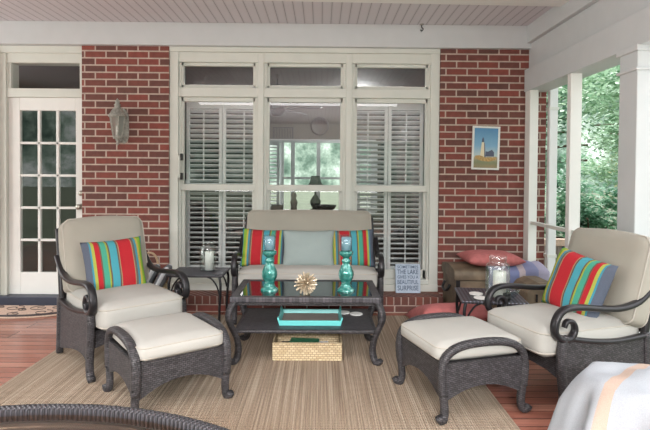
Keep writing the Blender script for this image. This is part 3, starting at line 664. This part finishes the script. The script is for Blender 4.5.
def jar(x, y, z, s, label, clabel):
    o = empty('glass_jar', (x, y, z), label=label, cat='jar', group='tall clear glass jars with candles')
    MB().lathe([(0, 0), (.062*s, 0), (.07*s, .012*s), (.072*s, .05*s), (.072*s, .19*s), (.066*s, .212*s), (.05*s, .224*s), (.05*s, .236*s), (.053*s, .24*s), (.053*s, .262*s), (.049*s, .262*s), (.046*s, .226*s), (.063*s, .208*s), (.068*s, .19*s), (.068*s, .02*s), (0, .008*s)], n=32).build('jar_body', 'clearglass', o, True)
    c = empty('pillar_candle', (x+.012*s, y, z+.010*s), label=clabel, cat='candle', group='white pillar candles in the glass jars')
    MB().lathe([(0, 0), (.039*s, 0), (.039*s, .155*s), (.036*s, .16*s), (0, .156*s)], n=24).build('wax', 'candle', c, True)
    MB().tube([(0, 0, .155*s), (.001, 0, .172*s)], .0015, n=5).build('wick', 'blackhandle', c)
jar(-.985, 4.46, .422, 1.0, 'clear glass jar on the left side table', 'white pillar candle inside jar on the left side table')
jar(1.225, 3.50, .422, 1.13, 'clear glass jar on the right side table', 'white pillar candle inside jar on the right side table')
bo = MB().lathe([(0, 0), (.035, 0), (.06, .03), (.066, .055), (.062, .055), (.055, .03), (0, .006)], n=24).build('glass_bowl', 'cupglass', None, True); bo.location = (1.335, 3.56, .422); tag(bo, 'small pale green glass bowl on right side table behind chair arm', 'bowl')
tn = empty('candle_tin', (1.275, 3.47, .422), label='small round black candle tin on right side table', cat='tin')
MB().lathe([(0, 0), (.028, 0), (.03, .004), (.03, .036)], n=20).build('tin_body', 'blackhandle', tn, True)
MB().lathe([(.0315, .034), (.0315, .046), (.026, .05), (0, .05)], n=20).build('lid', 'blackhandle', tn, True)

# ------------------------------------------------------------------ chest in the corner with pillows and throw
ch = empty('storage_chest', (1.555, 4.62, 0), label='dark brown woven chest against right brick pier, with iron straps', cat='chest')
MB().box(-.385, .385, -.22, .22, .06, .36).build('chest_body', 'trunkwood', ch, bevel=.008)
lid = [(q[0], q[1]) for q in curve([(-.235, .365, 0), (-.235, .42, 0), (-.2, .455, 0), (0, .475, 0), (.2, .455, 0), (.235, .42, 0), (.235, .365, 0)], 5)]
MB().prism(lid, 'x', -.395, .395).build('lid', 'trunkwood', ch, bevel=.004)
for x in (-.36, -.0, .36): MB().box(x-.018, x+.018, -.226, -.215, .06, .40).build('strap', 'iron', ch, bevel=.002)
for sx in (-1, 1):
    for sy in (-1, 1): MB().box(sx*.35-.03, sx*.35+.03, sy*.19-.03, sy*.19+.03, 0, .062).build('foot', 'iron', ch, bevel=.004)
MB().tube(curve([(-.397, -.09, .30), (-.42, -.08, .25), (-.425, 0, .235), (-.42, .08, .25), (-.397, .09, .30)], 5), .012, n=8, ref=(0, 0, 1)).build('handle', 'iron', ch, True)
pillow('floor_pillow', .50, .42, .12, 'coral', T(1.52, 4.56, .535, rx=90, ry=0), 'coral pink pillow lying flat on top of the chest', None, 7)
pillow('floor_pillow', .60, .56, .17, 'coral', T(1.06, 4.17, .135, rx=74, rz=6), 'coral red pillow lying on floor in front of the chest', None, 8)
# round-topped basket at the right end
gb = empty('hamper_basket', (1.74, 4.06, 0), label='grey-brown round-topped wicker hamper behind right armchair', cat='hamper')
hp = [(-.15, 0), (.15, 0), (.16, .30), (.15, .37), (.11, .42), (.05, .445), (-.05, .445), (-.11, .42), (-.15, .37), (-.16, .30)]
MB().prism(hp, 'y', -.16, .16).build('hamper_body', 'trunkwood', gb, bevel=.015)
for x in (-.08, .05): MB().box(x, x+.015, -.166, -.158, .30, .36).build('hasp', 'iron', gb)
def thr(u, v):
    x = -.26+.52*u; yy = v
    if yy < .25: y, z = -.25, .30+yy/.25*.155
    else: y, z = -.25+(yy-.25)/.75*.40, .455+.055*math.sin((yy-.25)/.75*PI)
    return Vector((x, y+.012*math.sin(u*14), z+.014*math.sin(u*9+v*4)))
o = MB().grid(thr, 30, 24).build('folded_throw', 'blanket', None, True, solid=.02); o.location = (1.71, 4.60, -.005); tag(o, 'lilac and blue woven throw folded over right end of chest', 'blanket')

# ------------------------------------------------------------------ tote basket behind the left chair
tb = empty('tote_basket', (-1.50, 4.45, 0), label='woven tote basket with rope handles between left armchair and side table', cat='basket')
MB().lathe([(0, 0), (.13, 0), (.15, .02), (.175, .2), (.18, .32), (.172, .32), (.165, .2), (.14, .03), (0, .02)], n=28).xf(Matrix.Diagonal((1, .8, 1, 1))).build('basket_body', 'straw', tb, True)
for sy in (-1, 1): MB().tube(curve([(-.09, sy*.125, .28), (-.10, sy*.13, .40), (-.075, sy*.125, .53), (-.02, sy*.12, .56), (.03, sy*.125, .51), (.05, sy*.13, .38), (.05, sy*.125, .28)], 6), .011, n=8, ref=(0, 1, 0)).build('handle', 'rope', tb, True)
for x, lb, tl in ((-1.49, 'grey cushion with white edge in tote basket, nearest the rope handle', -34), (-1.385, 'grey cushion with white edge in tote basket, nearest the side table', -36)):
    q = empty('edged_cushion', (0, 0, 0), label=lb, cat='cushion', group='grey cushions in the tote basket')
    q.matrix_world = T(x, 4.40, .33, ry=28, rz=6)
    cu = cushion_mb(.07, .22, .30, .03, .012, 8).build('cushion_cover', 'grey_cloth', q, True)
    MB().tube([Vector((.0, p[0], p[1])) for p in round_rect(.225, .305, .03, 0)], .016, .008, n=8, closed=True, ref=(1, 0, 0)).build('white_edge', 'whitecloth', q, True)

# ------------------------------------------------------------------ wall things
ln = empty('wall_lantern', (-1.91, WY, 1.74), label='weathered pewter wall lantern on the left brick pier', cat='lantern')
MB().prism([(q[0], q[1]) for q in curve([(0, -.19, 0), (.055, -.14, 0), (.06, 0, 0), (.05, .1, 0), (0, .15, 0), (-.05, .1, 0), (-.06, 0, 0), (-.055, -.14, 0)], 4, True)], 'y', -.018, 0).xf(T(.03, 0, .0)).build('back_plate', 'pewter', ln, bevel=.004)
MB().tube(curve([(.03, -.01, -.11), (.02, -.05, -.17), (0, -.11, -.17), (0, -.125, -.135)], 6), .012, n=8).build('arm', 'pewter', ln, True)
C6 = (0, -.125, 0)
MB().lathe([(0, -.15), (.05, -.15), (.055, -.135), (.055, -.12), (0, -.12)], c=C6, n=6).build('lantern_floor', 'pewter', ln)
MB().lathe([(.05, -.12), (.088, .065)], c=C6, n=6).build('glass_panels', 'frost', ln)
cg = MB()
for k in range(6):
    a = 2*PI*k/6; cg.tube([(.051*math.cos(a), -.125+.051*math.sin(a), -.125), (.09*math.cos(a), -.125+.09*math.sin(a), .068)], .007, n=6, ref=(0, 0, 1))
cg.build('cage', 'pewter', ln)
MB().lathe([(.1, .06), (.104, .072), (.085, .09), (.06, .125), (.035, .15), (.03, .165), (.04, .175), (.022, .19), (.028, .205), (.012, .225), (0, .24)], c=C6, n=24).build('roof', 'pewter', ln, True)
MB().lathe([(0, -.215), (.012, -.205), (.02, -.19), (.012, -.175), (.022, -.16), (.02, -.15)], c=C6, n=16).build('finial', 'pewter', ln, True)
MB().lathe([(0, -.12), (.018, -.12), (.018, -.02), (0, -.018)], c=C6, n=14).build('bulb', 'candle', ln, True)

ln.scale = (.8, .8, .98)
pc = empty('framed_picture', (1.578, WY-.002, 1.54), label='small white-framed seaside print hanging on right brick pier', cat='picture'); pc.rotation_euler = (0, math.radians(1.2), 0)
f = MB(); w_, h_ = .132, .208
f.box(-w_, w_, -.02, 0, h_-.018, h_).box(-w_, w_, -.02, 0, -h_, -h_+.018).box(-w_, -w_+.018, -.02, 0, -h_+.018, h_-.018).box(w_-.018, w_, -.02, 0, -h_+.018, h_-.018)
f.build('frame', 'white', pc, bevel=.003)
pr = MB().box(-w_+.017, w_-.017, -.012, -.004, -h_+.017, h_-.017).build('print', 'print', pc)
M['lt'] = plain('lighthouse_cream', (226, 214, 182), .5, var=.05); M['dk'] = plain('lighthouse_dark', (86, 92, 112), .5, var=.1); M['rk'] = plain('ochre_rock', (182, 150, 96), .6, var=.3, scale=60)
MB().prism([(-.055, -.09), (-.01, -.09), (-.018, .055), (-.04, .055)], 'y', -.0135, -.012).build('tower', 'lt', pr)
MB().prism([(-.04, .055), (-.018, .055), (-.02, .085), (-.029, .105), (-.038, .085)], 'y', -.014, -.012).prism([(-.012, -.09), (.0, -.09), (-.012, .05), (-.018, .05)], 'y', -.014, -.012).build('lantern_room', 'dk', pr)
MB().prism([(.0, -.08), (.08, -.08), (.08, -.04), (.06, -.015), (.02, -.035), (0, -.03)], 'y', -.0135, -.012).build('keeper_house', 'dk', pr)
MB().prism([(-.1, -.10), (-.1, -.075), (-.06, -.07), (0, -.09), (.1, -.085), (.1, -.11), (.03, -.13), (-.05, -.12)], 'y', -.0145, -.012).build('rocks', 'rk', pr)

# lettered sign leaning on the window sill ledge
sg = empty('lettered_sign', (.835, 4.815, .155), label='pale blue-grey wooden sign with slate lettering on the brick ledge', cat='sign')
sg.rotation_euler = (math.radians(-9), 0, 0)
MB().box(-.118, .118, 0, .014, 0, .272).build('board', 'palegrey', sg, bevel=.003)
def text(s, z, h, wid):
    cu = bpy.data.curves.new('lettering', 'FONT'); cu.body = s; cu.align_x = 'CENTER'; cu.size = 1; cu.extrude = .01; cu.offset = .012
    o = bpy.data.objects.new('lettering', cu); COL.objects.link(o); bpy.context.view_layer.update()
    dg = bpy.context.evaluated_depsgraph_get(); me = bpy.data.meshes.new_from_object(o.evaluated_get(dg)); bpy.data.objects.remove(o)
    xs = [v.co.x for v in me.vertices]; ys = [v.co.y for v in me.vertices]; sx = wid/(max(xs)-min(xs)); sy = h/(max(ys)-min(ys)); mx_ = (max(xs)+min(xs))/2; my = min(ys)
    for v in me.vertices: v.co = Vector(((v.co.x-mx_)*sx, -.001-(v.co.z*.1), (v.co.y-my)*sy+z))
    me.materials.clear(); me.materials.append(M['slate']); o = bpy.data.objects.new('lettering', me); COL.objects.link(o); o.parent = sg
text('SOMETIMES', .231, .028, .20); text('THE LAKE', .177, .044, .20); text('GIVES YOU A', .135, .030, .20); text('BEAUTIFUL', .083, .040, .20); text('SURPRISE', .024, .046, .20)
# hook in the ceiling edge
hk = empty('ceiling_hook', (.94, 4.835, 2.70), label='small dark metal hook at the ceiling edge above right window', cat='hook')
MB().lathe([(0, -.008), (.018, -.008), (.02, 0)], n=14).build('base', 'pewter', hk, True)
MB().tube(curve([(0, 0, -.005), (0, 0, -.03), (.014, 0, -.045), (0, 0, -.065), (-.012, 0, -.052)], 6), .0045, n=6, ref=(0, 1, 0)).build('hook_wire', 'iron', hk, True)
# downspout on the outside corner
ds = empty('downspout', (2.2, 4.85, 0), label='white metal downspout outside, at the corner of the brick wall', cat='downspout')
MB().box(-.04, .04, -.03, .03, .1, 2.9).build('pipe', 'shutter', ds, bevel=.01)
for z in (.5, 1.9): MB().box(-.045, .045, -.034, .06, z, z+.03).build('strap', 'white', ds)

# ------------------------------------------------------------------ round table in the foreground
rt = empty('round_patio_table', (-.61, .44, -.012), label='round glass-topped patio table with dark woven rim in the near foreground', cat='table')
R = .764
ring = [(R*math.cos(2*PI*i/160), R*math.sin(2*PI*i/160), .705) for i in range(160)]
m, nt, b = newmat('braided_rim'); b.inputs['Roughness'].default_value = .45
tc = N(nt, 'ShaderNodeTexCoord'); s_ = N(nt, 'ShaderNodeSeparateXYZ'); L(nt, tc.outputs['Object'], s_.inputs[0])
an = math_n(nt, 'ARCTAN2', s_.outputs[1], s_.outputs[0]); rad = math_n(nt, 'POWER', math_n(nt, 'ADD', math_n(nt, 'MULTIPLY', s_.outputs[0], s_.outputs[0]), math_n(nt, 'MULTIPLY', s_.outputs[1], s_.outputs[1])), .5)
wv = math_n(nt, 'MULTIPLY', math_n(nt, 'SINE', math_n(nt, 'MULTIPLY', an, 420.)), math_n(nt, 'SINE', math_n(nt, 'MULTIPLY', rad, 2*PI/.013)))
rr = ramp(nt, [(.2, rgba((38, 36, 39))), (.8, rgba((58, 55, 60)))]); L(nt, math_n(nt, 'ADD', math_n(nt, 'MULTIPLY', wv, .5), .5), rr.inputs[0]); L(nt, rr.outputs[0], b.inputs['Base Color'])
bp = N(nt, 'ShaderNodeBump', Strength=.8, Distance=.004); L(nt, wv, bp.inputs['Height']); L(nt, bp.outputs[0], b.inputs['Normal']); M['braid'] = m
MB().tube(ring, .021, .014, ref=(0, 0, 1), n=12, sq=3, closed=True).xf(Matrix.Diagonal((1, 1, 1, 1))).build('woven_rim', 'braid', rt, True)
MB().lathe([(.0, .700), (R-.015, .700), (R-.015, .708), (0, .708)], n=96).build('glass_top', 'tableglass', rt)
MB().tube([(.735*math.cos(2*PI*i/96), .735*math.sin(2*PI*i/96), .687) for i in range(96)], .012, .012, ref=(0, 0, 1), n=8, sq=3, closed=True).build('under_frame', 'frame', rt, True)
for k in range(4):
    a = math.radians(72+90*k); ca, sa = math.cos(a), math.sin(a)
    MB().tube(curve([(.70*ca, .70*sa, .685), (.60*ca, .60*sa, .60), (.42*ca, .42*sa, .40), (.44*ca, .44*sa, .18), (.55*ca, .55*sa, .03), (.6*ca, .6*sa, .018)], 6), .024, n=10, ref=(-sa, ca, 0)).build('leg', 'frame', rt, True)

# ------------------------------------------------------------------ stool with white throw at right, near
st = empty('wicker_stool', (1.33, 2.12, 0), label='dark wicker stool under the white throw at lower right', cat='stool')
MB().lathe([(.15, .05), (.19, .12), (.2, .25), (.19, .36), (.18, .40), (0, .40)], n=28).build('stool_body', 'wicker', st, True)
for k in range(4):
    a = math.radians(45+90*k); MB().tube([(.14*math.cos(a), .14*math.sin(a), .08), (.17*math.cos(a), .17*math.sin(a), .0)], .018, n=8).build('leg', 'wicker', st, True)
def drape(u, v):
    x, y = (u-.5)*1.0, (v-.5)*.95; r = math.hypot(x, y); R0 = .19
    a = math.atan2(y, x); fold = 1+(.13*math.sin(a*7+1)+.05*math.sin(a*13))*min(1, max(0, r-R0)/.15)
    if r < R0: q = r; z = .412+.035*math.cos(r/R0*PI/2)+.03*noise.noise(Vector((x*8, y*8, 0)))
    else:
        e = r-R0; q = R0+.03*(1-math.exp(-e/.04))+e*.24; z = .412-e*.93
    k = q/r if r > 1e-5 else 1
    return Vector((x*k*fold, y*k*fold, max(.012, z)))
o = MB().grid(drape, 60, 60).build('white_throw', 'throw', None, True, solid=.006); o.location = (1.33, 2.12, 0); o.rotation_euler = (0, 0, math.radians(-52)); tag(o, 'white cotton throw with peach and pale blue bands draped at lower right', 'blanket')

# ------------------------------------------------------------------ garden outside
fc = empty('wooden_fence', (3.6, 5.32, -.5), label='low weathered board fence outside, right of the downspout', cat='fence')
pn = MB()
for k in range(18): pn.box(-1.26+k*.14, -1.26+k*.14+.134, -.012, .012, 0, 1.05)
pn.build('boards', 'greyboard', fc, bevel=.003)
MB().box(-1.28, 1.28, -.05, .03, 1.05, 1.12).build('top_rail', 'coir', fc, bevel=.004)
for x in (-1.2, 0, 1.2): MB().box(x-.04, x+.04, .02, .09, 0, 1.05).build('post', 'greyboard', fc)

gl = MB().box(-60, 60, -60, 60, -.6, -.5).build('ground', 'lawn'); struct(gl)
def leafcloud(center, rad, n, size, seed, flat=1.):
    rnd = random.Random(seed); mb = MB(); c = Vector(center)
    clumps = [(Vector((rnd.gauss(0, 1), rnd.gauss(0, 1), rnd.gauss(0, 1)*flat)).normalized()*(rnd.random()**.4)) for _ in range(34)]
    for i in range(n):
        cc = rnd.choice(clumps); p = Vector((cc.x*rad[0], cc.y*rad[1], cc.z*rad[2]))+Vector((rnd.gauss(0, 1)*rad[0], rnd.gauss(0, 1)*rad[1], rnd.gauss(0, .6)*rad[2]))*.17
        a, b_, ti = rnd.random()*2*PI, rnd.uniform(-.7, .7), rnd.uniform(-.7, .7)
        u = Vector((math.cos(a), math.sin(a), b_)).normalized(); w = Vector((-math.sin(a), math.cos(a), ti)).normalized(); s = size*rnd.uniform(.6, 1.3)
        q = c+p; mb.add([q-u*s, q-w*s*.4, q+u*s, q+w*s*.4], [(0, 1, 2, 3)])
    return mb
def tree(name, x, y, h, rad, cz, n, size, mat, label, cat, seed, trunk=.12):
    r = empty(name, (x, y, -.5), label=label, cat=cat)
    leafcloud((0, 0, cz), rad, n, size, seed, .8).build('foliage', mat, r)
    rnd = random.Random(seed)
    if trunk:
        t = MB().tube(curve([(0, 0, 0), (.08, .05, h*.3), (-.05, .1, h*.6), (.03, 0, h)], 5), trunk, n=8, scale=[1-.7*i/15 for i in range(16)])
        for k in range(7):
            a = rnd.random()*2*PI; z = h*(.35+.08*k); t.tube(curve([(0, 0, z), (rad[0]*.4*math.cos(a), rad[1]*.4*math.sin(a), z+.3), (rad[0]*.85*math.cos(a), rad[1]*.85*math.sin(a), z+.35)], 4), trunk*.3, n=6)
        t.build('trunk', 'bark', r, True)
tree('garden_tree', 7.0, 9.9, 5.5, (2.2, 2.0, 2.2), 3.9, 14000, .085, 'leafA', 'leafy green tree outside, reaching into the wide bay by the column', 'tree', 1)
tree('garden_tree', 6.3, 15.2, 5.5, (1.8, 1.5, 2.6), 3.6, 9000, .085, 'leafC', 'dark green tree outside, filling the narrow bay by the brick', 'tree', 2)
tree('garden_tree', 13, 19, 7, (3.2, 3.0, 2.6), 3.6, 9000, .12, 'leafA', 'pale tree farthest back in the garden', 'tree', 3)
tree('garden_shrub', 9.2, 12.8, 1.5, (2.4, 1.3, 1.2), 1.7, 8000, .06, 'leafB', 'yellow-olive shrub outside below the tree', 'shrub', 4, .04)
tree('garden_shrub', 6.4, 7.3, 1.2, (1.3, .8, .9), 1.2, 6000, .05, 'leafC', 'dark green low shrub outside nearest the porch', 'shrub', 5, .04)
tree('garden_shrub', 3.6, 6.8, 1.2, (.6, .6, .95), 1.2, 4000, .05, 'leafC', 'dark green low shrub outside beside the downspout', 'shrub', 6, .04)

# ------------------------------------------------------------------ light
wd = bpy.data.worlds.new('garden_sky'); SC.world = wd; wd.use_nodes = True; nt = wd.node_tree; nt.nodes.clear()
out = N(nt, 'ShaderNodeOutputWorld'); bg = N(nt, 'ShaderNodeBackground'); tc = N(nt, 'ShaderNodeTexCoord'); s = N(nt, 'ShaderNodeSeparateXYZ'); L(nt, tc.outputs['Generated'], s.inputs[0])
n1 = N(nt, 'ShaderNodeTexNoise', Scale=13., Detail=9., Roughness=.72); L(nt, tc.outputs['Generated'], n1.inputs[0])
fol = ramp(nt, [(.36, (.04, .075, .055, 1)), (.46, (.18, .27, .21, 1)), (.54, (.42, .54, .44, 1)), (.64, (.98, 1.05, 1.0, 1))]); L(nt, n1.outputs['Fac'], fol.inputs[0])
hgt = math_n(nt, 'ADD', s.outputs[2], math_n(nt, 'MULTIPLY', math_n(nt, 'SUBTRACT', n1.outputs['Fac'], .5), .7))
sk = ramp(nt, [(.28, (0, 0, 0, 1)), (.42, (1, 1, 1, 1))]); L(nt, hgt, sk.inputs[0])
mx = N(nt, 'ShaderNodeMixRGB'); L(nt, sk.outputs[0], mx.inputs[0]); L(nt, fol.outputs[0], mx.inputs[1]); mx.inputs[2].default_value = (.95, .98, 1.0, 1)
L(nt, mx.outputs[0], bg.inputs[0]); bg.inputs[1].default_value = 1.7; L(nt, bg.outputs[0], out.inputs[0])
def area(name, loc, rot, sx, sy, power, col=(1, 1, 1), spread=180):
    ld = bpy.data.lights.new(name, 'AREA'); ld.spread = math.radians(spread); ld.shape = 'RECTANGLE'; ld.size = sx; ld.size_y = sy; ld.energy = power; ld.color = col
    o = bpy.data.objects.new(name, ld); COL.objects.link(o); o.location = loc; o.rotation_euler = [math.radians(a) for a in rot]
area('upward_fill_light', (-.5, -1.5, .95), (180, 0, 0), 3.2, 3.2, 215, (1, .995, .99))  # added unseen lamp aimed up, fill bounced off the ceiling
area('front_fill_light', (-.5, -2.6, 2.55), (48, 0, 0), 5, 1.0, 300, (1, .995, .99), 66)  # added fill aimed forward and down, not a porch fixture
area('overhead_fill_light', (-.4, 1.6, 2.63), (18, 0, 0), 3.4, 1.0, 50, (1, .995, .99))  # added unseen fill panel just under the ceiling
area('right_opening_fill', (2.6, 1.6, 1.6), (0, 82, 0), 2.2, 3.5, 45, (.96, .98, 1))  # added lamp strengthening daylight from the open right side
area('left_opening_fill', (-5.0, 3.4, 1.5), (0, -82, 0), 2.2, 2.0, 65, (1, .98, .97))  # added lamp brightening from the left, out of view
sl = bpy.data.lights.new('sun', 'SUN'); sl.energy = 6; sl.angle = .1; so_ = bpy.data.objects.new('sun', sl); COL.objects.link(so_); so_.rotation_euler = (math.radians(-38), 0, 0)
pl_ = bpy.data.lights.new('indoor_fill_light', 'POINT'); pl_.energy = 45; pl_.shadow_soft_size = .15; po_ = bpy.data.objects.new('indoor_fill_light', pl_); COL.objects.link(po_); po_.location = (.6, 7.9, 2.45)  # added indoor fill to lift the far wall and clock
